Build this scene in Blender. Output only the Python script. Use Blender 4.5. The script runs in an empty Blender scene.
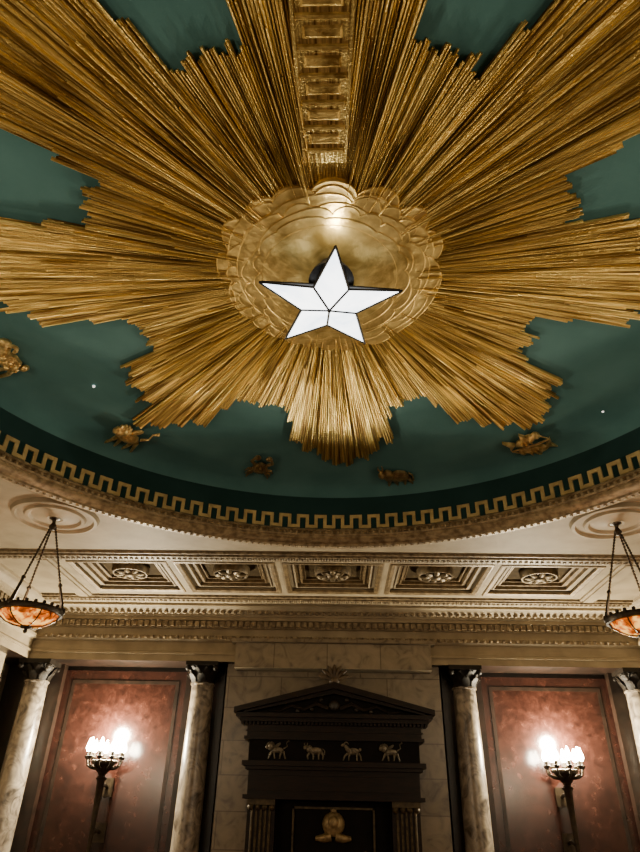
import bpy, bmesh, math, random
from mathutils import Vector, Matrix
random.seed(7)
PI = math.pi
R = math.radians
C = bpy.context.scene.collection
CZ = 1.6                      # eye height; heights below are written as CZ + height above the eye
CY = 3.86                     # centre of the round ceiling
HW = 6.2                      # half width of the hall
YN, YS = 12.3, -4.6           # north / south wall faces
ZS = CZ + 3.2                 # soffit
ZD = CZ + 4.0                 # painted dome
def PZ(z): return CZ + 3.2 - (3.2-z)*1.07    # heights in the entablature
AB = PZ(2.31)                 # underside of the architrave

# ------------------------------------------------------------------ materials
def mat(name, c1, c2=None, scale=4.0, rough=.5, metal=0.0, bump=0.0, bscale=20.0, dist=0.0,
        lo=.35, hi=.65, detail=6, emit=None, es=0.0, c3=None, stretch=None, spec=.5, bdist=.02):
    m = bpy.data.materials.new(name); m.use_nodes = True
    nt = m.node_tree; N = nt.nodes; L = nt.links
    b = N['Principled BSDF']
    b.inputs['Roughness'].default_value = rough
    b.inputs['Metallic'].default_value = metal
    b.inputs['Specular IOR Level'].default_value = spec
    tc = N.new('ShaderNodeTexCoord')
    src = tc.outputs['Object']
    if stretch:
        mp = N.new('ShaderNodeMapping'); mp.inputs['Scale'].default_value = stretch
        L.new(src, mp.inputs['Vector']); src = mp.outputs['Vector']
    n = N.new('ShaderNodeTexNoise'); n.inputs['Scale'].default_value = scale
    n.inputs['Detail'].default_value = detail; n.inputs['Distortion'].default_value = dist
    L.new(src, n.inputs['Vector'])
    r = N.new('ShaderNodeValToRGB')
    r.color_ramp.elements[0].position = lo; r.color_ramp.elements[1].position = hi
    r.color_ramp.elements[0].color = (*c1, 1); r.color_ramp.elements[1].color = (*(c2 or c1), 1)
    if c3:
        e = r.color_ramp.elements.new((lo+hi)/2); e.color = (*c3, 1)
    L.new(n.outputs['Fac'], r.inputs['Fac'])
    L.new(r.outputs['Color'], b.inputs['Base Color'])
    if bump:
        n2 = N.new('ShaderNodeTexNoise'); n2.inputs['Scale'].default_value = bscale
        n2.inputs['Detail'].default_value = 4
        L.new(tc.outputs['Object'], n2.inputs['Vector'])
        bp = N.new('ShaderNodeBump'); bp.inputs['Strength'].default_value = bump; bp.inputs['Distance'].default_value = bdist
        L.new(n2.outputs['Fac'], bp.inputs['Height']); L.new(bp.outputs['Normal'], b.inputs['Normal'])
    if es:
        if emit: b.inputs['Emission Color'].default_value = (*emit, 1)
        else: L.new(r.outputs['Color'], b.inputs['Emission Color'])
        b.inputs['Emission Strength'].default_value = es
    return m

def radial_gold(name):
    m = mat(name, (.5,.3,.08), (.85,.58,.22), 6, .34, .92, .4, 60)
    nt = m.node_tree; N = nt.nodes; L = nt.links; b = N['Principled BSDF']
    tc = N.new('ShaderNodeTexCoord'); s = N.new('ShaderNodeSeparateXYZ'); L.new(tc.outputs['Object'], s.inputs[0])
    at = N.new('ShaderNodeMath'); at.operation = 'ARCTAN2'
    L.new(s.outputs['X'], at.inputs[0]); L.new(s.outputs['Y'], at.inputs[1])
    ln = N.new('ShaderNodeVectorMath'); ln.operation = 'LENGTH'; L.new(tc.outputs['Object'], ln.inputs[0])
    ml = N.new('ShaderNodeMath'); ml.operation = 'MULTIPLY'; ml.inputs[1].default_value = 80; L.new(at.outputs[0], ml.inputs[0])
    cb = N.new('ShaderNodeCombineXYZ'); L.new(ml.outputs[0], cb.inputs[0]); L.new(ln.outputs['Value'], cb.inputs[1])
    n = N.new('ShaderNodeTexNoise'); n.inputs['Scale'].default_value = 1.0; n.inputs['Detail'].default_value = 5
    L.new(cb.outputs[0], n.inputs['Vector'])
    r = N.new('ShaderNodeValToRGB')
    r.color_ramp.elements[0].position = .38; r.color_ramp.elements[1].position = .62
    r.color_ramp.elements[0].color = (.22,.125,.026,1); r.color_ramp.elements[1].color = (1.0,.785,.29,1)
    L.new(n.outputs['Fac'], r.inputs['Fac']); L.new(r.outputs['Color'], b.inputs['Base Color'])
    rr = N.new('ShaderNodeMapRange'); rr.inputs['To Min'].default_value = .44; rr.inputs['To Max'].default_value = .24
    L.new(n.outputs['Fac'], rr.inputs['Value']); L.new(rr.outputs[0], b.inputs['Roughness'])
    return m

def tile_marble(name, c1, c2, mortar, bw, bh):
    m = mat(name, c1, c2, 2.6, .3, 0, 0, 20, 2.4, .26, .64, 10, c3=(c2[0]*.82, c2[1]*.81, c2[2]*.79))
    nt = m.node_tree; N = nt.nodes; L = nt.links; b = N['Principled BSDF']
    ramp = [n for n in N if n.type == 'VALTORGB'][0]
    tc = N.new('ShaderNodeTexCoord'); s = N.new('ShaderNodeSeparateXYZ'); L.new(tc.outputs['Object'], s.inputs[0])
    ad = N.new('ShaderNodeMath'); ad.operation = 'ADD'; L.new(s.outputs['X'], ad.inputs[0]); L.new(s.outputs['Y'], ad.inputs[1])
    cb = N.new('ShaderNodeCombineXYZ'); L.new(ad.outputs[0], cb.inputs[0]); L.new(s.outputs['Z'], cb.inputs[1])
    br = N.new('ShaderNodeTexBrick'); br.inputs['Scale'].default_value = 1
    br.inputs['Brick Width'].default_value = bw; br.inputs['Row Height'].default_value = bh
    br.inputs['Mortar Size'].default_value = .009
    br.inputs['Color1'].default_value = (1,1,1,1); br.inputs['Color2'].default_value = (.78,.76,.72,1)
    br.inputs['Mortar'].default_value = (*mortar,1)
    L.new(cb.outputs[0], br.inputs['Vector'])
    mx = N.new('ShaderNodeMix'); mx.data_type = 'RGBA'; mx.blend_type = 'MULTIPLY'; mx.inputs['Factor'].default_value = 1
    L.new(ramp.outputs['Color'], mx.inputs['A']); L.new(br.outputs['Color'], mx.inputs['B'])
    L.new(mx.outputs['Result'], b.inputs['Base Color'])
    return m

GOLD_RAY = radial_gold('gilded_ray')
GOLD_LAD = mat('ladder_gilding', (.26,.155,.036), (.84,.62,.22), 9, .38, .92, .3, 50)
GOLD_DISC = mat('polished_gilding', (.50,.33,.09), (1.0,.76,.28), 5, .36, .9, .45, 7, .6, .32, .68, bdist=.03)
GOLD_RELIEF = mat('relief_gilding', (.42,.27,.085), (.95,.74,.33), 14, .3, .75, 1.0, 26)
GOLD_KEY = mat('gold_paint', (.36,.265,.115), (.56,.425,.19), 8, .5, .35)
GREEN = mat('green_dome_paint', (.056,.146,.150), (.076,.182,.186), 1.6, .8, 0, .1, 30, spec=.12)
DGREEN = mat('shaded_drum_green', (.009,.031,.031), (.013,.04,.04), 2, .8, spec=.1)  # darker than the dome: the drum's shade is put into its colour
CREAM = mat('cream_plaster', (.215,.17,.108), (.295,.24,.158), 3, .65, 0, .1, 40, spec=.3)
CREAMG = mat('gilded_cream_plaster', (.08,.052,.025), (.25,.19,.108), 16, .5, .15, .2, 60)
RIMG = mat('brown_gold_rim', (.085,.054,.023), (.22,.155,.075), 10, .5, .25, .2, 60)
RIML = mat('cream_gold_rim', (.13,.086,.04), (.34,.255,.14), 12, .5, .2, .2, 60)
COFF = mat('olive_brown_coffer_paint', (.03,.02,.01), (.06,.042,.02), 6, .8, spec=.05)
BRZ = mat('dark_bronze', (.018,.012,.007), (.045,.03,.016), 14, .45, .7, .2, 60)
CAPM = mat('blackened_bronze', (.004,.003,.002), (.012,.008,.005), 14, .55, 0, .2, 60, spec=.2)
BRZG = mat('antique_gold_bronze', (.055,.036,.016), (.14,.098,.045), 14, .5, .5, .2, 60)
RELD = mat('dull_relief_bronze', (.15,.105,.045), (.42,.31,.135), 14, .34, .65, 1.0, 26)
MAHOG = mat('dark_mahogany', (.005,.0026,.0016), (.015,.0067,.004), 5, .42, 0, 0, 20, .6, stretch=(1,1,8), spec=.2)
BLACKW = mat('near_black_wood', (.0025,.0017,.0012), (.006,.0035,.0024), 6, .55, spec=.1)
REDM = mat('veined_red_marble', (.0075,.0026,.0019), (.038,.0135,.009), 9, .2, 0, 0, 20, .45, .27, .78, 12, c3=(.019,.0062,.0042), spec=.55)
REDF = mat('dark_red_marble', (.009,.0032,.0023), (.025,.0082,.0055), 8, .24, 0, 0, 20, .7, .3, .7, 9, spec=.4)
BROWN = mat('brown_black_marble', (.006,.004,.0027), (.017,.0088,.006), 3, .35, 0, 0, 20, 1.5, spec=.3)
COLM = mat('veined_column_marble', (.045,.034,.025), (.31,.26,.195), 4.0, .28, 0, 0, 20, 2.2, .32, .68, 11, c3=(.19,.155,.118))
WALLM = tile_marble('cream_marble_tiles', (.08,.06,.04), (.25,.203,.14), (.42,.38,.34), .95, .52)
FLOORM = mat('floor_carpet', (.05,.02,.018), (.09,.04,.03), 30, .9)
STARG = mat('lit_white_glass', (.62,.70,.78), (.97,.99,1), 3.0, .3, 0, 0, 20, .5, .34, .56, es=5.5)
BULB = mat('lit_warm_bulb', (1,.9,.7), (1,.95,.8), 4, .4, emit=(1,.93,.70), es=220)
DOT = mat('lit_small_bulb', (1,1,1), (1,1,1), 4, .4, emit=(1,.97,.9), es=1.2)
AMBER = mat('lit_amber_glass', (.04,.005,.0), (1,.49,.09), 9, .3, 0, 0, 20, .6, .36, .62, 8, es=2.0, c3=(.42,.08,.005), spec=.12)
BLACK = mat('black_iron', (.008,.008,.008), (.02,.018,.016), 10, .5, .4)

# ------------------------------------------------------------------ mesh builder
class MB:
    def __init__(s): s.v = []; s.f = []
    def add(s, vs, fs):
        o = len(s.v); s.v += [tuple(p) for p in vs]; s.f += [tuple(i+o for i in f) for f in fs]; return s
    def box(s, x0, x1, y0, y1, z0, z1):
        return s.add([(x0,y0,z0),(x1,y0,z0),(x1,y1,z0),(x0,y1,z0),(x0,y0,z1),(x1,y0,z1),(x1,y1,z1),(x0,y1,z1)],
                     [(0,3,2,1),(4,5,6,7),(0,1,5,4),(1,2,6,5),(2,3,7,6),(3,0,4,7)])
    def lathe(s, prof, n=32, c=(0,0,0), caps=False):
        vs = []; fs = []
        for i in range(n):
            a = 2*PI*i/n
            for r, z in prof: vs.append((c[0]+r*math.sin(a), c[1]+r*math.cos(a), c[2]+z))
        k = len(prof)
        for i in range(n):
            j = (i+1) % n
            for q in range(k-1): fs.append((i*k+q, j*k+q, j*k+q+1, i*k+q+1))
        if caps:
            fs.append(tuple(i*k for i in range(n))); fs.append(tuple(i*k+k-1 for i in range(n)))
        return s.add(vs, fs)
    def tube(s, pts, r, n=8):
        pts = [Vector(p) for p in pts]; k = len(pts)
        rr = r if isinstance(r, (list, tuple)) else [r]*k
        vs = []; fs = []; ref = None
        for i, p in enumerate(pts):
            t = (pts[min(i+1,k-1)] - pts[max(i-1,0)]).normalized()
            if ref is None: ref = Vector((0,0,1)) if abs(t.z) < .9 else Vector((1,0,0))
            a = (ref - t*ref.dot(t)).normalized(); b = t.cross(a); ref = a
            for q in range(n):
                w = 2*PI*q/n; vs.append(p + (a*math.cos(w)+b*math.sin(w))*rr[i])
        for i in range(k-1):
            for q in range(n):
                w = (q+1) % n; fs.append((i*n+q, i*n+w, (i+1)*n+w, (i+1)*n+q))
        fs.append(tuple(range(n))); fs.append(tuple((k-1)*n+q for q in range(n)))
        return s.add(vs, fs)
    def ball(s, c, r, n=8, m=5, rot=0):
        rx, ry, rz = r if isinstance(r, (list, tuple)) else (r, r, r)
        vs = [(0,0,rz)]
        for j in range(1, m):
            t = PI*j/m
            for i in range(n):
                a = 2*PI*i/n; vs.append((rx*math.sin(t)*math.cos(a), ry*math.sin(t)*math.sin(a), rz*math.cos(t)))
        vs.append((0,0,-rz)); fs = []
        for i in range(n): fs.append((0, 1+i, 1+(i+1)%n))
        for j in range(m-2):
            for i in range(n):
                fs.append((1+j*n+i, 1+(j+1)*n+i, 1+(j+1)*n+(i+1)%n, 1+j*n+(i+1)%n))
        e = len(vs)-1; o = 1+(m-2)*n
        for i in range(n): fs.append((e, o+(i+1)%n, o+i))
        cr, sr = math.cos(rot), math.sin(rot)
        return s.add([(c[0]+x*cr-y*sr, c[1]+x*sr+y*cr, c[2]+z) for x, y, z in vs], fs)
    def prism(s, poly, f, w0, w1):
        n = len(poly)
        vs = [f(u, v, w0) for u, v in poly] + [f(u, v, w1) for u, v in poly]
        fs = [tuple(range(n)), tuple(range(2*n-1, n-1, -1))] + [(i, (i+1)%n, n+(i+1)%n, n+i) for i in range(n)]
        return s.add(vs, fs)
    def rectsweep(s, prof, x0, x1, y0, y1, closed=False):
        # profile (inset, z) carried round a rectangle, mitred
        k = len(prof); vs = []; fs = []
        for (sx, sy) in ((0,0),(1,0),(1,1),(0,1)):
            for p, z in prof: vs.append((x1-p if sx else x0+p, y1-p if sy else y0+p, z))
        for i in range(4):
            j = (i+1) % 4
            for q in range(k if closed else k-1):
                w = (q+1) % k; fs.append((i*k+q, j*k+q, j*k+w, i*k+w))
        return s.add(vs, fs)
    def arcbox(s, a0, a1, r0, r1, z0, z1, c):
        def P(a, r, z): return (c[0]+r*math.sin(a), c[1]+r*math.cos(a), z)
        return s.add([P(a0,r0,z0),P(a1,r0,z0),P(a1,r1,z0),P(a0,r1,z0),P(a0,r0,z1),P(a1,r0,z1),P(a1,r1,z1),P(a0,r1,z1)],
                     [(0,3,2,1),(4,5,6,7),(0,1,5,4),(1,2,6,5),(2,3,7,6),(3,0,4,7)])
    def mapped(s, f): s.v = [f(*p) for p in s.v]; return s
    def build(s, name, m, parent=None, smooth=True, ang=38):
        me = bpy.data.meshes.new(name); me.from_pydata(s.v, [], s.f); me.update()
        bm = bmesh.new(); bm.from_mesh(me); bmesh.ops.recalc_face_normals(bm, faces=bm.faces); bm.to_mesh(me); bm.free()
        me.materials.append(m)
        if smooth:
            for p in me.polygons: p.use_smooth = True
            me.set_sharp_from_angle(angle=R(ang))
        o = bpy.data.objects.new(name, me); C.objects.link(o)
        if parent: o.parent = parent
        return o

def tag(o, label, cat, group=None):
    o['label'] = label; o['category'] = cat
    if group: o['group'] = group
    return o
def thing(name, label, cat, loc, rz=0, group=None):
    o = bpy.data.objects.new(name, None); C.objects.link(o); o.location = loc; o.rotation_euler = (0,0,rz)
    o.empty_display_size = .1
    return tag(o, label, cat, group)
def struct(mb, name, m, parent=None, smooth=True):
    o = mb.build(name, m, parent, smooth)
    o['kind'] = 'structure'
    return o
def point(name, loc, power, col, rad, parent=None):
    l = bpy.data.lights.new(name, 'POINT'); l.energy = power; l.color = col; l.shadow_soft_size = rad
    o = bpy.data.objects.new(name, l); C.objects.link(o); o.location = loc
    if parent: o.parent = parent
    return o
WARM = (1,.80,.54)

# ------------------------------------------------------------------ room shell
struct(MB().box(-HW-.2, HW+.2, YS-.2, YN+.2, -.2, 0), 'floor', FLOORM)
wn = struct(MB().box(-HW, HW, YN, YN+.2, 0, ZS), 'wall_north', BROWN)
struct(MB().box(-HW, HW, YS-.2, YS, 0, ZS), 'wall_south', WALLM)
struct(MB().box(-HW-.2, -HW, YS-.2, YN+.2, 0, ZS), 'wall_west', WALLM)
struct(MB().box(HW, HW+.2, YS-.2, YN+.2, 0, ZS), 'wall_east', WALLM)

# soffit with the round opening and five coffer openings
COX = [-3.34, -1.67, 0, 1.67, 3.34]; CHX = .74; CY0, CY1 = 9.10, 10.54
RO = 4.22
s = MB()
YB = 8.9
angs = [2*PI*i/128 for i in range(128)]
for (x, y) in ((HW,YB),(-HW,YB),(HW,YS),(-HW,YS)): angs.append(math.atan2(x, y-CY) % (2*PI))
angs = sorted(angs)
def bound(a):
    dx, dy = math.sin(a), math.cos(a); t = 1e9
    if abs(dx) > 1e-9: t = min(t, HW/abs(dx))
    if dy > 1e-9: t = min(t, (YB-CY)/dy)
    if dy < -1e-9: t = min(t, (YS-CY)/dy)
    return (dx*t, CY+dy*t, ZS)
for i, a in enumerate(angs):
    b = angs[(i+1) % len(angs)]
    s.add([(RO*math.sin(a), CY+RO*math.cos(a), ZS), bound(a), bound(b), (RO*math.sin(b), CY+RO*math.cos(b), ZS)], [(0,1,2,3)])
xs = [-HW]
for c in COX: xs += [c-CHX, c+CHX]
xs.append(HW); ys = [YB, CY0, CY1, YN]
for i in range(len(xs)-1):
    for j in range(3):
        if j == 1 and i % 2 == 1: continue
        s.add([(xs[i],ys[j],ZS),(xs[i+1],ys[j],ZS),(xs[i+1],ys[j+1],ZS),(xs[i],ys[j+1],ZS)], [(0,1,2,3)])
ceil = struct(s, 'ceiling', CREAM, smooth=False)
MB().lathe([(.001,4.0),(3.4,4.0),(3.75,3.985),(4.0,3.95),(4.13,3.9),(4.2,3.82)], 128, (0,CY,CZ)).build('painted_dome', GREEN, ceil)
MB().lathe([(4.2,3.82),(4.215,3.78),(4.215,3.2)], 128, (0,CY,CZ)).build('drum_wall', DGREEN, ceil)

# Greek key band
k = MB(); NP = 106; P = 2*PI/NP; th = .046; ta = th/4.2; r0, r1 = 4.195, 4.22
zb, zt = CZ+3.35, CZ+3.55
cc = (0, CY)
for i in range(NP):
    a = i*P
    k.arcbox(a, a+P/2+ta, r0, r1, zt-th, zt, cc)
    k.arcbox(a+P/2, a+P/2+ta, r0, r1, zb, zt-th, cc)
    k.arcbox(a+P/2+ta, a+P, r0, r1, zb, zb+th, cc)
    k.arcbox(a, a+ta, r0, r1, zb, zt-th, cc)
struct(k, 'trim_1', GOLD_KEY, smooth=False)
# rim mouldings below the key
k = MB().lathe([(4.22,3.325),(4.16,3.325),(4.15,3.30),(4.18,3.285),(4.17,3.26),(4.15,3.245),(4.16,3.225),(4.22,3.22)], 128, (0,CY,CZ))
for i in range(320):
    a = 2*PI*i/320; k.ball((4.17*math.sin(a), CY+4.17*math.cos(a), CZ+3.272), (.024,.024,.028), 6, 4)
struct(k, 'trim_2', RIML)
k = MB().lathe([(4.22,3.23),(4.18,3.225),(4.18,3.20),(4.20,3.18),(4.25,3.165),(4.29,3.15),(4.30,3.13),(4.36,3.12),(4.40,3.135),(4.44,3.15),(4.46,3.2)], 128, (0,CY,CZ))
for i in range(320):
    a = 2*PI*i/320; k.ball((4.335*math.sin(a), CY+4.335*math.cos(a), CZ+3.125), (.024,.024,.014), 6, 4)
struct(k, 'trim_3', RIML)

# straight mouldings round the coffer row
k = MB()
BX = 4.42; FX = HW-1.0
for (y0, y1) in ((8.62, 8.9), (10.78, 11.05)):
    k.box(-FX, FX, y0, y1, ZS-.035, ZS)
    k.box(-FX, FX, y0+.06, y1-.06, ZS-.06, ZS-.035)
    n = 130
    for i in range(n):
        x = -FX+.05 + (2*FX-.1)*i/(n-1); k.ball((x, (y0+y1)/2, ZS-.063), (.03,.045,.025), 6, 4)
struct(k, 'trim_4', CREAMG, smooth=True)
k = MB()
for sx in (-1, 1):
    k.box(sx*BX-.14, sx*BX+.14, 8.9, 10.78, ZS-.03, ZS)
    k.box(sx*BX-.08, sx*BX+.08, 8.9, 10.78, ZS-.055, ZS-.03)
struct(k, 'trim_9', CREAM, smooth=False)

# wall cornice carried round the hall
prof = [(1.0,3.2),(1.0,3.16),(.97,3.15),(.93,3.10),(.86,3.06),(.85,3.02),(.82,3.02),(.82,2.96),(.76,2.95),(.76,2.84),
        (.72,2.83),(.70,2.80),(.70,2.72),(.73,2.71),(.73,2.66),(.68,2.63),(.66,2.62),(.66,2.47),(.69,2.46),(.69,2.42),(.66,2.42),(.66,2.31)]
k = MB().rectsweep([(p, PZ(z)) for p, z in prof], -HW, HW, YS, YN)
struct(k, 'trim_5', CREAM)
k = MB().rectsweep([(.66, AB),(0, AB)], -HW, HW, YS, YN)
struct(k, 'trim_8', BROWN, smooth=False)  # architrave underside, darkened in colour to keep the sconce light off it
k = MB()
n = 92
for i in range(n):
    x = -HW+.9 + (2*HW-1.8)*i/(n-1)
    k.box(x-.038, x+.038, YN-.82, YN-.75, PZ(2.86), PZ(2.945))
    k.ball((x, YN-.74, PZ(2.69)), (.035,.03,.03), 6, 4)
    k.ball((x, YN-.9, PZ(3.075)), (.045,.04,.04), 6, 4)
k.box(-HW+.7, HW-.7, YN-.775, YN-.75, PZ(2.845), PZ(2.95))
k.box(-HW+.7, HW-.7, YN-.742, YN-.7, PZ(2.655), PZ(2.715))
for sx in (-1, 1):
    for i in range(120):
        y = YN-.9 - i*.13
        k.box(sx*(HW-.785)-.035, sx*(HW-.785)+.035, y-.038, y+.038, PZ(2.86), PZ(2.945))
struct(k, 'trim_6', CREAMG)

# projecting centre bay of cream marble
k = MB().box(-1.92, 1.92, 11.85, YN, 0, AB).box(-1.75, 1.75, 11.5, 11.9, PZ(2.2), PZ(2.62))
k.box(-1.83, 1.83, 11.44, 11.9, PZ(2.60), PZ(2.66))
k.build('centre_bay', WALLM, wn, smooth=False)
# dark pilasters behind columns, pale piers on the side walls
CXI, CXO, PX = 2.35, 5.40, 3.88
k = MB()
for x in (-CXI, CXI, -CXO, CXO): k.box(x-.36, x+.36, 12.1, YN, 0, AB)
struct(k, 'trim_7', BROWN, smooth=False)
k = MB()
for sx in (-1, 1): k.box(min(sx*5.78, sx*HW), max(sx*5.78, sx*HW), 10.2, 11.25, 0, AB)
struct(k, 'trim_10', CREAM, smooth=False)
k = MB().box(-HW, -1.95, 12.24, YN, 0, .3).box(1.95, HW, 12.24, YN, 0, .3)
struct(k, 'baseboard_north', BROWN, smooth=False)

# ------------------------------------------------------------------ gold sunburst
sun = thing('sunburst', 'huge gilded sunburst relief spread over the green dome around the lit star', 'sunburst', (0, CY, ZD))
def wedge(mb, ang, da, ra, rb, zb, da_, db_, flat):
    vs = []
    for r, d in ((ra, da_), (rb, db_)):
        for t, dz in ((-.5,0),(-.5*flat,-.8),(0,-1),(.5*flat,-.8),(.5,0)):
            a = ang + t*da; vs.append((r*math.sin(a), r*math.cos(a), zb+dz*d))
    fs = [(i, i+1, 6+i, 5+i) for i in range(4)] + [(0,1,2,3,4),(9,8,7,6,5),(4,0,5,9)]
    mb.add(vs, fs)
def raylen(off, g):
    if g == 0: off -= 2.4
    a = abs(off)
    if g == 7:
        if off < -15: return .52*4
        if off < -11: return .64*4
        if off < -5: return .685*4
        if off < -1: return .74*4
    n1, n2 = (.60,.54) if g in (0,1,7) else (.59,.505)
    for lim, r in ((3,.86),(6.5,.82),(10,.775),(14,.725),(15.8,n1),(26,n2)):
        if a < lim: return r*4
NR = 74
for g in range(8):
    GA = 45*g
    cl = MB(); rays = []
    left = 0
    for i in range(NR):
        off = (i+.5)/NR*45 - 22.5
        if left == 0:          # flutes run in small bundles with stepped ends
            left = random.choice((1,2,3,4)); lenj = random.uniform(-.08,.05); zj = random.choice((0,.010,.020,.030))
        left -= 1
        rl = min(raylen(off-.6, g), raylen(off+.6, g)) + lenj + random.uniform(-.03,.03)
        z_ = 0 if (g == 4 and abs(off) < 6.5) else zj
        rays.append((rl, off, -.012 - z_, random.uniform(.018,.028), random.uniform(.35,.7)))
    order = sorted(range(NR), key=lambda i: -rays[i][0])[:12]
    # thin continuous backing sheet behind the rods
    for i, (rl, off, zb, d, fl) in enumerate(rays):
        a0, a1 = R(GA+off-45/NR/2), R(GA+off+45/NR/2)
        z_ = -.014
        cl.add([(.75*math.sin(a0),.75*math.cos(a0),z_),(.75*math.sin(a1),.75*math.cos(a1),z_),
                (rl*.99*math.sin(a1),rl*.99*math.cos(a1),z_),(rl*.99*math.sin(a0),rl*.99*math.cos(a0),z_)], [(0,1,2,3)])
    for i, (rl, off, zb, d, fl) in enumerate(rays):
        if i in order: continue
        wedge(cl, R(GA+off), R(45/NR)*1.08, .75, rl, zb, d*.6, d, fl)
    for i, (rl, off, zb, d, fl) in enumerate(rays):   # shorter flutes lying exactly on the long ones, stepped
        if random.random() > .42 or (g == 4 and abs(off) < 6.5): continue
        wedge(cl, R(GA+off), R(45/NR)*.85, .75, rl*random.uniform(.5,.92), zb-.016, d*.6, d, fl)
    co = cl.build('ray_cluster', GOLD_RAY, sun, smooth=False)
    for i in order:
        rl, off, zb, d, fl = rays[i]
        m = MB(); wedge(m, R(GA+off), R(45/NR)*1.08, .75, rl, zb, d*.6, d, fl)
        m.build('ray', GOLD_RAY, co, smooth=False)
# layered flat cloud plates
def outline(ro, n, ph, amp, M_=300):
    pts = []
    am = [random.uniform(.3,1.6) for _ in range(12)]
    for i in range(M_):
        a = 2*PI*i/M_
        w = a + .44*math.sin(2*a+ph) + .26*math.sin(3*a+2*ph)
        lob = abs(math.sin(n*w/2+ph))**.6
        k_ = am[int((n*w/2+ph)/PI) % 12]
        pts.append((a, ro*(1+amp*k_*(lob-.92)+.025*math.sin(3*a+ph*3))))
    return pts
w = MB()
LAY = [(.985,13,.3,.12,-.058),(.93,10,1.1,.11,-.063),(.875,13,2.3,.10,-.067),(.81,9,.7,.10,-.071),(.75,11,1.9,.09,-.075),(.68,8,3.1,.09,-.079)]
for ro, n_, ph, amp, z in LAY:
    pts = outline(ro, n_, ph, amp); K = len(pts); vs = []; fs = []
    pr = ((0,.05),(0,.003),(-.010,-.002),(-.024,0.0),(-.06,.0005))
    for a, r in pts:
        for dr, dz in pr: vs.append(((r+dr)*math.sin(a), (r+dr)*math.cos(a), z+dz))
        vs.append((.42*math.sin(a), .42*math.cos(a), z+.0005))
    kk = len(pr)+1
    for i in range(K):
        j = (i+1) % K
        for q in range(kk-1): fs.append((i*kk+q, j*kk+q, j*kk+q+1, i*kk+q+1))
    w.add(vs, fs)
w.build('cloud_wreath', GOLD_DISC, sun, ang=14)
MB().lathe([(.001,-.083),(.3,-.083),(.54,-.0825),(.58,-.082),(.59,-.074)], 96).build('centre_disc', GOLD_DISC, sun, ang=14)
# ladder of carved panels on the arm of the sunburst nearest the viewer
LX = -.025
lw = lambda y: .15 + .03*(-y-1)
ZL = -.056; Y0L = -1.1
MB().add([(LX-lw(Y0L),Y0L,-.034),(LX+lw(Y0L),Y0L,-.034),(LX+lw(-3.3),-3.3,ZL),(LX-lw(-3.3),-3.3,ZL),
          (LX-lw(Y0L)-.01,Y0L,-.02),(LX+lw(Y0L)+.01,Y0L,-.02),(LX+lw(-3.3)+.01,-3.3,-.02),(LX-lw(-3.3)-.01,-3.3,-.02)],
         [(0,1,2,3),(0,1,5,4),(1,2,6,5),(2,3,7,6),(3,0,4,7)]).build('ladder_backing', GOLD_RAY, sun, smooth=False)
for sx in (-1, 1):
    lad = MB()
    def rp(y, o, z): return (LX+sx*(lw(y)+o), y, z)
    lad.add([rp(Y0L,-.02,-.02),rp(Y0L,.012,-.02),rp(Y0L,.004,-.038),rp(Y0L,-.012,-.038),
             rp(-3.3,-.03,-.02),rp(-3.3,.02,-.02),rp(-3.3,.008,ZL-.008),rp(-3.3,-.02,ZL-.008)],
            [(0,1,2,3),(4,5,6,7),(0,1,5,4),(1,2,6,5),(2,3,7,6),(3,0,4,7)])
    lad.build('ladder_rail', GOLD_RAY, sun, smooth=False)
for i in range(12):
    y = -1.2 - i*.175; hw = lw(y)-.012
    zl = -.034 + (ZL+.034)*min(1, (-y-1.1)/2.2)
    m = MB()
    def fr(x0, x1, y0, y1, b, h):
        x0 += LX; x1 += LX
        m.add([(x0,y0,zl+.006),(x1,y0,zl+.006),(x1,y1,zl+.006),(x0,y1,zl+.006),(x0+b,y0+b,zl-h),(x1-b,y0+b,zl-h),(x1-b,y1-b,zl-h),(x0+b,y1-b,zl-h)],
              [(4,5,6,7),(0,1,5,4),(1,2,6,5),(2,3,7,6),(3,0,4,7)])
    fr(-hw, hw, y-.024, y+.024, .014, .014)
    fr(-hw*.8, hw*.8, y-.138, y-.04, .026, .010)
    m.build('ladder_rung', GOLD_LAD, sun, smooth=False)

# ------------------------------------------------------------------ star lamp
st = thing('star_lamp', 'glowing white five pointed star lamp hung under the gold centre disc', 'lamp', (0, 3.92, CZ+3.7), R(5))
SR, SI = .63, .25
def sp(i, r, z=0): a = PI + i*PI/5; return (r*math.sin(a), r*math.cos(a), z)
cen = (0,0,-.09)
for i in range(5):
    t, l, q = sp(2*i, SR), sp(2*i-1, SI, -.03), sp(2*i+1, SI, -.03)
    MB().add([t, l, cen, q], [(0,1,2),(0,2,3)]).build('glass_panel', STARG, st, smooth=False)
e = MB()
for i in range(10):
    a = sp(i, SI if i % 2 else SR, -.03 if i % 2 else 0); j = i+1
    b = sp(j, SI if j % 2 else SR, -.03 if j % 2 else 0)
    e.tube([a, b], .010, 6)
    if i % 2: e.tube([a, cen], .011, 6)
e.ball(cen, .02)
e.build('lead_frame', BLACK, st)
poly = [sp(i, (SI if i % 2 else SR)*.97)[:2] for i in range(10)]
MB().prism(poly, lambda u, v, w: (u, v, w), .008, .025).build('back_plate', BLACK, st, smooth=False)
MB().lathe([(.001,.02),(.18,.025),(.19,.06),(.17,.11),(.13,.16),(.11,.21),(.001,.21)], 24).mapped(lambda x,y,z:(x,y*1.1-.2*(z>.04),z)).build('mount', BLACK, st)  # mount, its dark body pushed toward the viewer to double as the star's shadow
point('star_uplight', (0,-.58,.08), 8, (1,.93,.78), .04, st)

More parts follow.
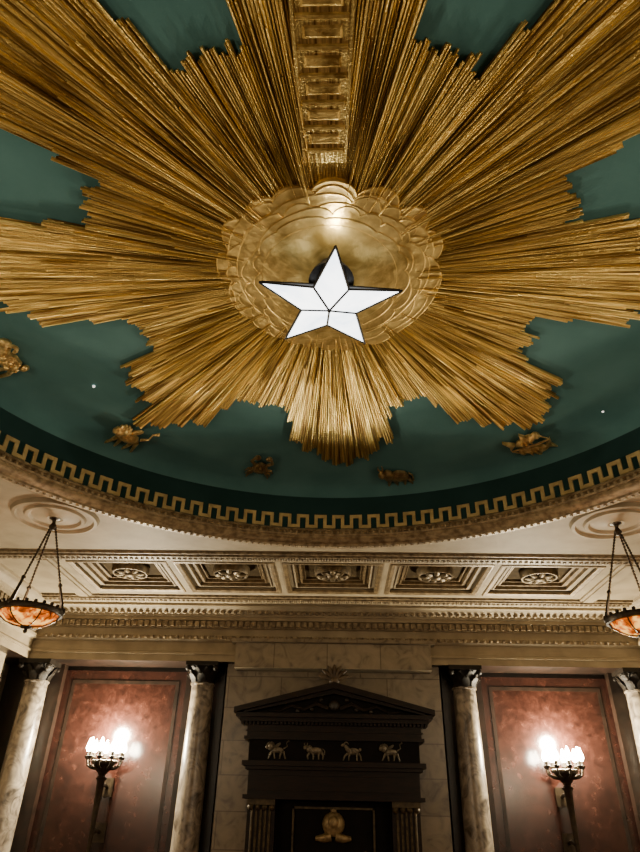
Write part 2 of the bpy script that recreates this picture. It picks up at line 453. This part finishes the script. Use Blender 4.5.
# ------------------------------------------------------------------ zodiac reliefs
def creature(kind, s=1.0):
    m = MB()
    if kind == 'lion':
        m.ball((0,0,0),(.15,.07,.05)); m.ball((-.15,.07,.01),(.08,.085,.06)); m.ball((-.22,.06,.02),(.05,.04,.04))
        for q in range(7):
            a = PI*q/6 + .3; m.ball((-.15+.085*math.cos(a), .07+.085*math.sin(a), .02), (.026,.026,.03), 6, 4)
        for x, dx in ((-.12,-.07),(-.07,.02),(.09,-.03),(.14,.05)): m.tube([(x,-.03,0),(x+dx*.6,-.12,.01),(x+dx,-.18,0)],[.033,.02,.018],6)
        m.tube([(.14,.03,0),(.22,.08,0),(.2,.16,0),(.26,.2,0)],[.018,.012,.01,.022],6)
        m.ball((.0,.1,.0),(.1,.035,.03), rot=.6)
    elif kind == 'crab':
        m.ball((0,0,0),(.12,.085,.05))
        for q in (-1,0,1): m.ball((q*.06,.02,.04),(.022,.05,.02),6,4)
        for sx in (-1,1):
            for q in range(3): m.tube([(sx*.09,-.02-.02*q,0),(sx*(.17-.01*q),.0-.05*q,.02),(sx*(.2-.02*q),-.06-.05*q,0)],[.018,.014,.008],6)
            m.tube([(sx*.08,.05,0),(sx*.15,.11,.01),(sx*.11,.16,.01)],[.02,.022,.02],6); m.ball((sx*.08,.17,.01),(.05,.03,.03))
    elif kind == 'bull':
        m.ball((.02,0,0),(.16,.08,.055)); m.ball((-.12,.03,.01),(.08,.085,.055)); m.ball((-.21,.05,.02),(.055,.045,.04),rot=-.5)
        for sx in (0,1): m.tube([(-.2,.08,.0),(-.24+.07*sx,.13,0),(-.22+.05*sx,.17,0)],[.014,.012,.005],6)
        for x, dx in ((-.12,-.04),(-.06,.03),(.1,-.02),(.15,.04)): m.tube([(x,-.03,0),(x+dx,-.11,.01),(x+dx*.7,-.18,0)],[.034,.02,.018],6)
        m.tube([(.17,.04,0),(.22,.0,0),(.21,-.08,0)],[.012,.01,.018],6)
    elif kind == 'fish':
        for sy, d in ((.07,1),(-.07,-1)):
            m.ball((0,sy,0),(.17,.045,.05), rot=.15*d); m.ball((d*.15,sy+.02,.0),(.05,.04,.04))
            for q in (-1,0,1): m.ball((q*.06,sy,.045),(.012,.035,.015),6,4)
            m.prism([(-d*.14,sy),(-d*.25,sy+.07),(-d*.22,sy),(-d*.25,sy-.05)], lambda u,v,w:(u,v,w), -.02, .02)
            m.prism([(-.04,sy+d*.03),(.06,sy+d*.03),(.0,sy+d*.1)], lambda u,v,w:(u,v,w), -.015, .02)
        m.tube([(.18,.07,0),(.25,.0,.01),(.1,0,.02),(-.25,0,.01),(-.18,-.07,0)], .01, 6)
    elif kind == 'ram':
        m.ball((0,0,0),(.15,.085,.055)); m.tube([(-.1,.03,0),(-.17,.12,.01)],[.055,.04],8); m.ball((-.21,.13,.02),(.06,.04,.04),rot=.4)
        for q in range(8): m.ball((-.1+.03*q, .03*math.sin(q*2.2), .045), (.026,.026,.02), 6, 4)
        pts=[(-.15+.05*math.cos(t*.5)*(1-t*.04),.14+.05*math.sin(t*.5)*(1-t*.04),.04) for t in range(11)]; m.tube(pts,.016,6)
        for x, dx in ((-.11,-.1),(-.06,-.03),(.09,.0),(.13,.06)): m.tube([(x,-.04,0),(x+dx*.7,-.1,.01),(x+dx,-.19,0)],[.033,.02,.016],6)
        m.ball((.16,.04,0),(.035,.04,.03))
    return m.mapped(lambda u,v,w: (u*s, v*s, w*s))
ZR = [('ram', -71, 3.6, GOLD_RELIEF, 1.15, 1.4, 'gilded ram shaped relief on green dome at the far left edge'),
      ('lion', -43, 3.76, GOLD_RELIEF, .95, 1.8, 'gilded lion shaped relief on green dome beside the lower left rays'),
      ('crab', -15.5, 3.70, RELD, .95, 1.9, 'dark bronze crab shaped relief on green dome left of the bottom rays'),
      ('bull', 13.5, 3.86, RELD, .95, 2.1, 'dark gold bull shaped relief on green dome right of the bottom rays'),
      ('fish', 41, 3.8, GOLD_RELIEF, 1.0, 1.9, 'gilded twin fish relief on green dome beside the lower right rays')]
for kd, a, r, mt, sc, vs_, lb in ZR:
    a = R(a)
    o = creature(kd, sc).mapped(lambda u,v,w: (u,-v*vs_,-w*1.1)).build('zodiac_relief', mt)
    zz = 3.985 if r < 3.75 else 3.972
    o.location = (r*math.sin(a), CY+r*math.cos(a), CZ+zz-.03); o.rotation_euler = (0,0,-a)
    tag(o, lb, 'relief', 'zodiac reliefs around the dome')
for (x, y, lb) in ((-2.66, 5.55, 'tiny white ceiling light on green dome left of the sunburst'), (3.14, 6.02, 'tiny white ceiling light on green dome right of the sunburst')):
    o = MB().lathe([(.001,-.022),(.01,-.02),(.015,-.01),(.016,0)], 12).build('dome_light', DOT)
    o.location = (x, y, ZD-.012); tag(o, lb, 'light', 'tiny dome lights')

# ------------------------------------------------------------------ coffers
ordn = ['leftmost', 'second from left', 'middle', 'second from right', 'rightmost']
for i, cx in enumerate(COX):
    t = thing('ceiling_coffer', 'recessed square ceiling coffer with rosette, %s of the row of five' % ordn[i], 'coffer', (cx, (CY0+CY1)/2, ZS), 0, 'coffers above the marble wall')
    hx, hy = CHX, (CY1-CY0)/2
    MB().rectsweep([(-.04,0),(-.04,-.012),(-.02,-.02),(0,-.012),(.03,-.008),(.04,0),(.04,.03),(.0,.03)], -hx, hx, -hy, hy, True).build('frame_moulding', RIMG, t)
    MB().rectsweep([(.0,.02),(.0,.06),(.11,.06),(.11,.045),(.135,.045)], -hx, hx, -hy, hy).build('stepped_border', CREAM, t)
    MB().rectsweep([(.135,.045),(.135,.10),(.20,.10),(.20,.085),(.225,.085),(.225,.14),(.27,.14),(.27,.13),(.285,.13),(.285,.17)], -hx, hx, -hy, hy).build('inner_border', RIMG, t)
    MB().box(-hx+.1, hx-.1, -hy+.1, hy-.1, .17, .20).build('back_panel', COFF, t, smooth=False)
    r = MB().lathe([(.001,.0),(.06,.005),(.09,.03),(.1,.075),(.24,.075),(.26,.045),(.28,.045),(.3,.09),(.3,.17)], 32)
    for q in range(8):
        a = 2*PI*q/8
        r.ball((.17*math.sin(a), .17*math.cos(a), .055), (.05,.09,.04), 8, 5, -a)
    r.build('rosette', BRZG, t)

# ------------------------------------------------------------------ ceiling medallions and hanging bowls
MX, MY = 3.6, 7.35
for sx, side in ((-1,'left'),(1,'right')):
    o = MB().lathe([(.001,-.03),(.1,-.05),(.14,-.03),(.3,-.02),(.33,-.05),(.37,-.05),(.39,-.02),(.47,-.02),(.49,-.055),(.53,-.05),(.55,0)], 48).build('ceiling_medallion', CREAM)
    o.location = (sx*MX, MY, ZS)
    tag(o, 'round cream plaster medallion on the ceiling over the %s hanging bowl lamp' % side, 'medallion', 'ceiling medallions')
    zb = CZ+1.76
    t = thing('hanging_lamp', 'amber glass bowl lamp hung on bronze chains, on the %s side' % side, 'lamp', (sx*MX, MY, zb), R(14)*sx, 'hanging bowl lamps')
    MB().lathe([(.03,.02),(.14,.03),(.24,.07),(.31,.12),(.345,.19),(.33,.19),(.295,.13),(.22,.085),(.03,.04)], 40).build('glass_bowl', AMBER, t)
    b = MB().lathe([(.335,.16),(.37,.165),(.38,.2),(.37,.23),(.33,.23),(.335,.16)], 40)
    for q in range(24):
        a = 2*PI*q/24; b.ball((.37*math.sin(a), .37*math.cos(a), .24), .024, 6, 4)
    b.build('rim_band', BRZ, t)
    f = MB()
    for q in range(6):
        a = 2*PI*q/6; f.tube([(.04*math.sin(a),.04*math.cos(a),.014),(.15*math.sin(a),.15*math.cos(a),.028),(.25*math.sin(a),.25*math.cos(a),.07),(.32*math.sin(a),.32*math.cos(a),.122),(.352*math.sin(a),.352*math.cos(a),.185)], .008, 6)
    f.build('rib_cage', BRZ, t)
    MB().lathe([(.001,-.06),(.02,-.05),(.025,-.03),(.015,-.01),(.06,.0),(.07,.02),(.001,.03)], 20).build('finial', BRZ, t)
    top = ZS-zb
    for q in range(3):
        a = 2*PI*q/3 + PI; c = MB()
        A = Vector((.36*math.sin(a), .36*math.cos(a), .22)); B = Vector((.035*math.sin(a), .035*math.cos(a), top-.17))
        c.tube([A, A.lerp(B,.3)], [.026,.016], 6)
        n = 20
        for i in range(n):
            p = A.lerp(B, .3+.7*i/n); p2 = A.lerp(B, .3+.7*(i+1.1)/n); c.tube([p, p.lerp(p2,.5), p2], [.008,.018,.008], 6)
        c.ball(tuple(A.lerp(B,.3)), .028); c.ball(tuple(A), .036)
        c.build('chain', BRZ, t)
    MB().lathe([(.001,top-.21),(.03,top-.2),(.05,top-.16),(.03,top-.12),(.02,top-.1),(.03,top-.07),(.07,top-.05)], 20).build('chain_hub', BRZ, t)
    point('bowl_glow', (0,0,.34), 20, WARM, .12, t)

# ------------------------------------------------------------------ red marble panels
for sx, side in ((-1,'left'),(1,'right')):
    t = thing('marble_panel', 'large framed red marble wall panel behind the %s torch sconce' % side, 'wall panel', (sx*PX, YN, 0), 0, 'red marble panels')
    def ring(hw, ztop, wd, y, d):
        m = MB()
        m.box(-hw, -hw+wd, y-d, y, .3, ztop-wd); m.box(hw-wd, hw, y-d, y, .3, ztop-wd); m.box(-hw, hw, y-d, y, ztop-wd, ztop); return m
    TP = AB-.08
    ring(1.18, TP, .17, 0, .05).build('outer_frame', REDF, t, smooth=False)
    ring(1.01, TP-.17, .06, 0, .06).build('inner_moulding', BROWN, t, smooth=False)
    MB().box(-.95, .95, -.058, 0, .3, TP-.23).build('slab', REDM, t, smooth=False)

# ------------------------------------------------------------------ columns
def column(x, label):
    t = thing('marble_column', label, 'column', (x, 11.88, 0), 0, 'veined marble columns')
    top = AB
    m = MB().box(-.3,.3,-.3,.3,0,.14); m.lathe([(.001,.14),(.29,.14),(.3,.18),(.29,.22),(.25,.24),(.25,.28),(.27,.31),(.25,.34),(.22,.36)], 32)
    m.build('base', COLM, t)
    MB().lathe([(.225,.36),(.222,1.5),(.212,2.6),(.195,top-.38),(.215,top-.37),(.215,top-.34)], 32).build('shaft', COLM, t)
    c = MB().lathe([(.2,top-.35),(.2,top-.25),(.22,top-.15),(.27,top-.07)], 24)
    c.box(-.29,.29,-.29,.29,top-.07,top-.001)
    for row, (z0, h, n, ph) in enumerate(((top-.35,.15,8,0),(top-.27,.17,8,PI/8))):
        for q in range(n):
            a = 2*PI*q/n+ph; ca, sa = math.cos(a), math.sin(a); vs=[]; fs=[]
            for tt, rr, wd in ((0,.205,.06),(.5,.225,.075),(.85,.27,.055),(1,.30,.03),(.9,.315,.012)):
                for s_ in (-1,0,1):
                    rad = rr + (.012 if s_ == 0 else 0); off = s_*wd
                    vs.append((sa*rad+ca*off, ca*rad-sa*off, z0+h*tt))
            for i in range(4):
                for j in range(2): fs.append((i*3+j, i*3+j+1, i*3+j+4, i*3+j+3))
            c.add(vs, fs)
    for q in range(4):
        a = PI/4+PI/2*q; c.ball((.35*math.sin(a), .35*math.cos(a), top-.11), (.05,.05,.055), 8, 6)
        c.tube([(.22*math.sin(a),.22*math.cos(a),top-.2),(.3*math.sin(a),.3*math.cos(a),top-.13),(.36*math.sin(a),.36*math.cos(a),top-.08)], .022, 6)
    c.build('capital', CAPM, t)
column(-CXI, 'veined marble column directly left of the pedimented shrine')
column(CXI, 'veined marble column directly right of the pedimented shrine')
column(-CXO, 'veined marble column in the far left corner of the wall')
column(CXO, 'veined marble column at the far right end of the wall')

# ------------------------------------------------------------------ torch sconces
for sx, side in ((-1,'left'),(1,'right')):
    t = thing('torch_sconce', 'bronze torch wall sconce with lit bulbs on the %s red marble panel' % side, 'wall sconce', (sx*PX, 11.84, CZ-.03), 0, 'torch sconces')
    MB().lathe([(.001,-1.0),(.025,-.97),(.038,-.9),(.025,-.85),(.032,-.5),(.048,0),(.066,.38),(.095,.42),(.055,.46),(.08,.5),(.001,.5)], 20).build('tapered_stem', BRZ, t)
    b = MB().lathe([(.001,.48),(.08,.5),(.13,.55),(.15,.59),(.18,.62),(.2,.65),(.2,.68),(.18,.69),(.001,.67)], 32)
    for q in range(14):
        a = 2*PI*q/14; b.ball((.195*math.sin(a), .195*math.cos(a), .665), (.026,.026,.03), 6, 4)
    b.build('bowl', BRZ, t)
    for z in (-.35, .3):
        MB().tube([(0,.04,z),(0,.25,z+.03),(0,.39,z)], .03, 8).box(-.1,.1,.37,.397,z-.14,z+.14).build('wall_bracket', BRZ, t)
    for q in range(9):
        a = 2*PI*q/9 + PI/9; sa, ca = math.sin(a), math.cos(a); x, y = .29*sa, .29*ca
        MB().tube([(.12*sa,.12*ca,.56),(.2*sa,.2*ca,.57),(.27*sa,.27*ca,.61),(x,y,.70)], [.022,.02,.018,.016], 6).build('candle_arm', BRZ, t)
        h = MB().lathe([(.001,.69),(.03,.70),(.055,.74),(.03,.75),(.025,.81),(.001,.81)], 12, (x,y,0)).build('candle_holder', BRZ, t)
        MB().lathe([(.001,.81),(.03,.82),(.05,.86),(.048,.90),(.03,.95),(.012,1.01),(.001,1.02)], 12, (x,y,0)).build('bulb', BULB, h)
    point('sconce_glow', (0,.10,1.12), 1000, (1,.85,.58), .14, t)

# ------------------------------------------------------------------ pedimented shrine
t = thing('pedimented_shrine', 'dark wooden shrine with triangular pediment and small pale figures, centre of wall', 'shrine', (.03, 11.85, CZ))
Wm = lambda u, v, w: (u, -w, v)
HP = 1.62
m = MB()
m.prism([(-HP,1.30),(HP,1.30),(HP,1.36),(-HP,1.36)], Wm, 0, .72)
m.prism([(-HP+.06,1.24),(HP-.06,1.24),(HP-.06,1.30),(-HP+.06,1.30)], Wm, 0, .64)
for sx in (-1,1):
    m.prism([(sx*(HP+.04),1.36),(sx*(HP+.04),1.44),(0,1.85),(0,1.75)], Wm, 0, .74)
    m.prism([(sx*(HP-.1),1.36),(sx*(HP-.12),1.395),(0,1.75),(0,1.68)], Wm, 0, .66)
for i in range(48):
    x = -HP+.1+(2*HP-.2)*i/47; m.prism([(x-.02,1.2),(x+.02,1.2),(x+.02,1.25),(x-.02,1.25)], Wm, .3, .60)
m.build('pediment', MAHOG, t, smooth=False)
FIG = mat('pale_figure', (.085,.07,.047), (.24,.205,.148), 18, .55, .1)
PILG = mat('dull_gilt_fluting', (.03,.02,.01), (.085,.06,.028), 14, .5, .5)
CRG = mat('gilt_crest', (.15,.10,.04), (.36,.26,.12), 14, .45, .4)
TYMG = mat('carved_brown_wood', (.009,.0055,.0035), (.026,.015,.009), 14, .45)
ty = MB().prism([(-HP+.1,1.36),(HP-.1,1.36),(0,1.75)], Wm, 0, .5).build('tympanum', BLACKW, t, smooth=False)
sc = MB(); sc.ball((0,-.52,1.51),(.1,.05,.1),12,8)
for sx in (-1,1):
    sc.tube([(sx*.1,-.52,1.46),(sx*.3,-.53,1.53),(sx*.5,-.53,1.44),(sx*.72,-.52,1.5),(sx*.92,-.52,1.41),(sx*1.1,-.52,1.42)],[.04,.035,.03,.028,.022,.01],8)
    for u, v in ((.38,1.45),(.62,1.42),(.22,1.6)): sc.ball((sx*u,-.52,v),(.045,.03,.04),8,5)
sc.build('scroll_carving', TYMG, ty)
MB().prism([(-1.44,1.0),(1.44,1.0),(1.44,1.25),(-1.44,1.25)], Wm, 0, .52).prism([(-1.48,.98),(1.48,.98),(1.48,1.03),(-1.48,1.03)], Wm, 0, .56).prism([(-1.46,1.1),(1.46,1.1),(1.46,1.12),(-1.46,1.12)], Wm, 0, .54).build('architrave', MAHOG, t, smooth=False)
MB().prism([(-1.40,.66),(1.40,.66),(1.40,.99),(-1.40,.99)], Wm, 0, .46).build('frieze', BLACKW, t, smooth=False)
MB().prism([(-1.48,.60),(1.48,.60),(1.48,.67),(-1.48,.67)], Wm, 0, .6).prism([(-1.43,.55),(1.43,.55),(1.43,.60),(-1.43,.60)], Wm, 0, .54).build('cornice', MAHOG, t, smooth=False)
m = MB().prism([(-1.38,.2),(1.38,.2),(1.38,.56),(-1.38,.56)], Wm, 0, .46).prism([(-1.44,.14),(1.44,.14),(1.44,.2),(-1.44,.2)], Wm, 0, .54)
m.prism([(-1.3,.26),(1.3,.26),(1.3,.29),(-1.3,.29)], Wm, .4, .48).prism([(-1.3,.47),(1.3,.47),(1.3,.5),(-1.3,.5)], Wm, .4, .48)
m.build('lintel', MAHOG, t, smooth=False)
for x, kd in zip((-.93,-.31,.31,.93), ('lion','bull','ram','lion')):
    o = creature(kd, .74).mapped(lambda u,v,w: (u,-w*1.5,v*.95)).build('frieze_figure', FIG, t)
    o.location = (x, -.47, .83)
for sx in (-1,1):
    p = MB().box(sx*1.14-.22, sx*1.14+.22, -.44, 0, -CZ, .14)
    p.box(sx*1.14-.26, sx*1.14+.26, -.5, 0, -CZ, -CZ+.4)
    po = p.build('pier', MAHOG, t, smooth=False)
    f = MB()
    for q in range(5): f.tube([(sx*1.14-.14+.07*q, -.45, -1.15), (sx*1.14-.14+.07*q, -.45, .0)], .022, 8)
    f.build('fluting', PILG, po)
    f = MB().box(sx*1.14-.22, sx*1.14+.22, -.5, -.4, .06, .14)
    for q in range(4): f.ball((sx*1.14-.165+.11*q, -.47, .03), (.05,.04,.05), 8, 5)
    f.build('pier_capital', PILG, po)
MB().box(-.92, .92, -.12, 0, -CZ, .14).build('back_board', BLACKW, t, smooth=False)
m = MB()
for a, b, c_, d in ((-.66,-.63,-1.2,.05),(.63,.66,-1.2,.05),(-.66,.66,.02,.05)): m.box(a, b, -.2, -.1, c_, d)
m.build('panel_frame', PILG, t, smooth=False)
# gilded rounded crest inside the frame
cr = MB()
cr.ball((0,-.02,.02),(.18,.08,.17),20,12)
cr.ball((0,-.06,.04),(.1,.06,.1),14,8)
for sx in (-1,1):
    cr.tube([(sx*.04,-.015,-.14),(sx*.16,-.02,-.17),(sx*.28,-.01,-.17)],[.07,.06,.03],10)
cr.ball((0,-.015,.2),(.05,.035,.05))
o = cr.build('crest', CRG, t); o.location = (0,-.16,-.2)
# palmette finial on the wall above the apex
pm = MB()
for q in range(-3,4):
    a = q*R(24); pm.ball((.13*math.sin(a), 0, .13*math.cos(a)), (.035,.03,.035)); pm.tube([(0,0,0),(.19*math.sin(a),-.02,.19*math.cos(a)),(.29*math.sin(a),0,.27*math.cos(a))],[.024,.042,.014],6)
pm.ball((0,-.01,0),(.09,.05,.07))
o = pm.build('palmette_finial', mat('tan_stone',(.04,.024,.012),(.095,.062,.032),10,.55), t); o.location = (0,-.40,1.92)

# ------------------------------------------------------------------ rear bowl lamps of the hall, and added fill lights behind and beside the viewer
for sx in (-1,1):
    point('rear_bowl_glow', (sx*MX, .37, CZ+2.1), 140, WARM, .2)
    for y, p in ((6.2,45), (1.2,165), (-3.0,100)): point('side_fill_light', (sx*5.7, y, CZ+.9), p, WARM, .15)  # added fill along the side walls, no fixtures there
for x in (-3.9, 3.9): point('rear_fill_light', (x, -4.1, CZ+.9), 20, WARM, .15)  # added fill near the rear wall, no fixtures there

w = bpy.data.worlds.new('world'); bpy.context.scene.world = w; w.use_nodes = True
w.node_tree.nodes['Background'].inputs[0].default_value = (.02,.015,.01,1)
w.node_tree.nodes['Background'].inputs[1].default_value = .3

# ------------------------------------------------------------------ camera
cam = bpy.data.cameras.new('camera'); co = bpy.data.objects.new('camera', cam); C.objects.link(co)
cam.sensor_fit = 'AUTO'; cam.sensor_width = 36; cam.lens = 26.0; cam.clip_start = .05
yaw, pit, rol = R(2.0), R(32.0), R(1.3)
fw = Vector((-math.sin(yaw)*math.cos(pit), math.cos(yaw)*math.cos(pit), math.sin(pit)))
rt = Vector((math.cos(yaw), math.sin(yaw), 0)); up = rt.cross(fw)
r2 = rt*math.cos(rol)+up*math.sin(rol); u2 = up*math.cos(rol)-rt*math.sin(rol)
M_ = Matrix((r2, u2, -fw)).transposed().to_4x4(); M_.translation = Vector((.08,0,CZ))
co.matrix_world = M_
bpy.context.scene.camera = co
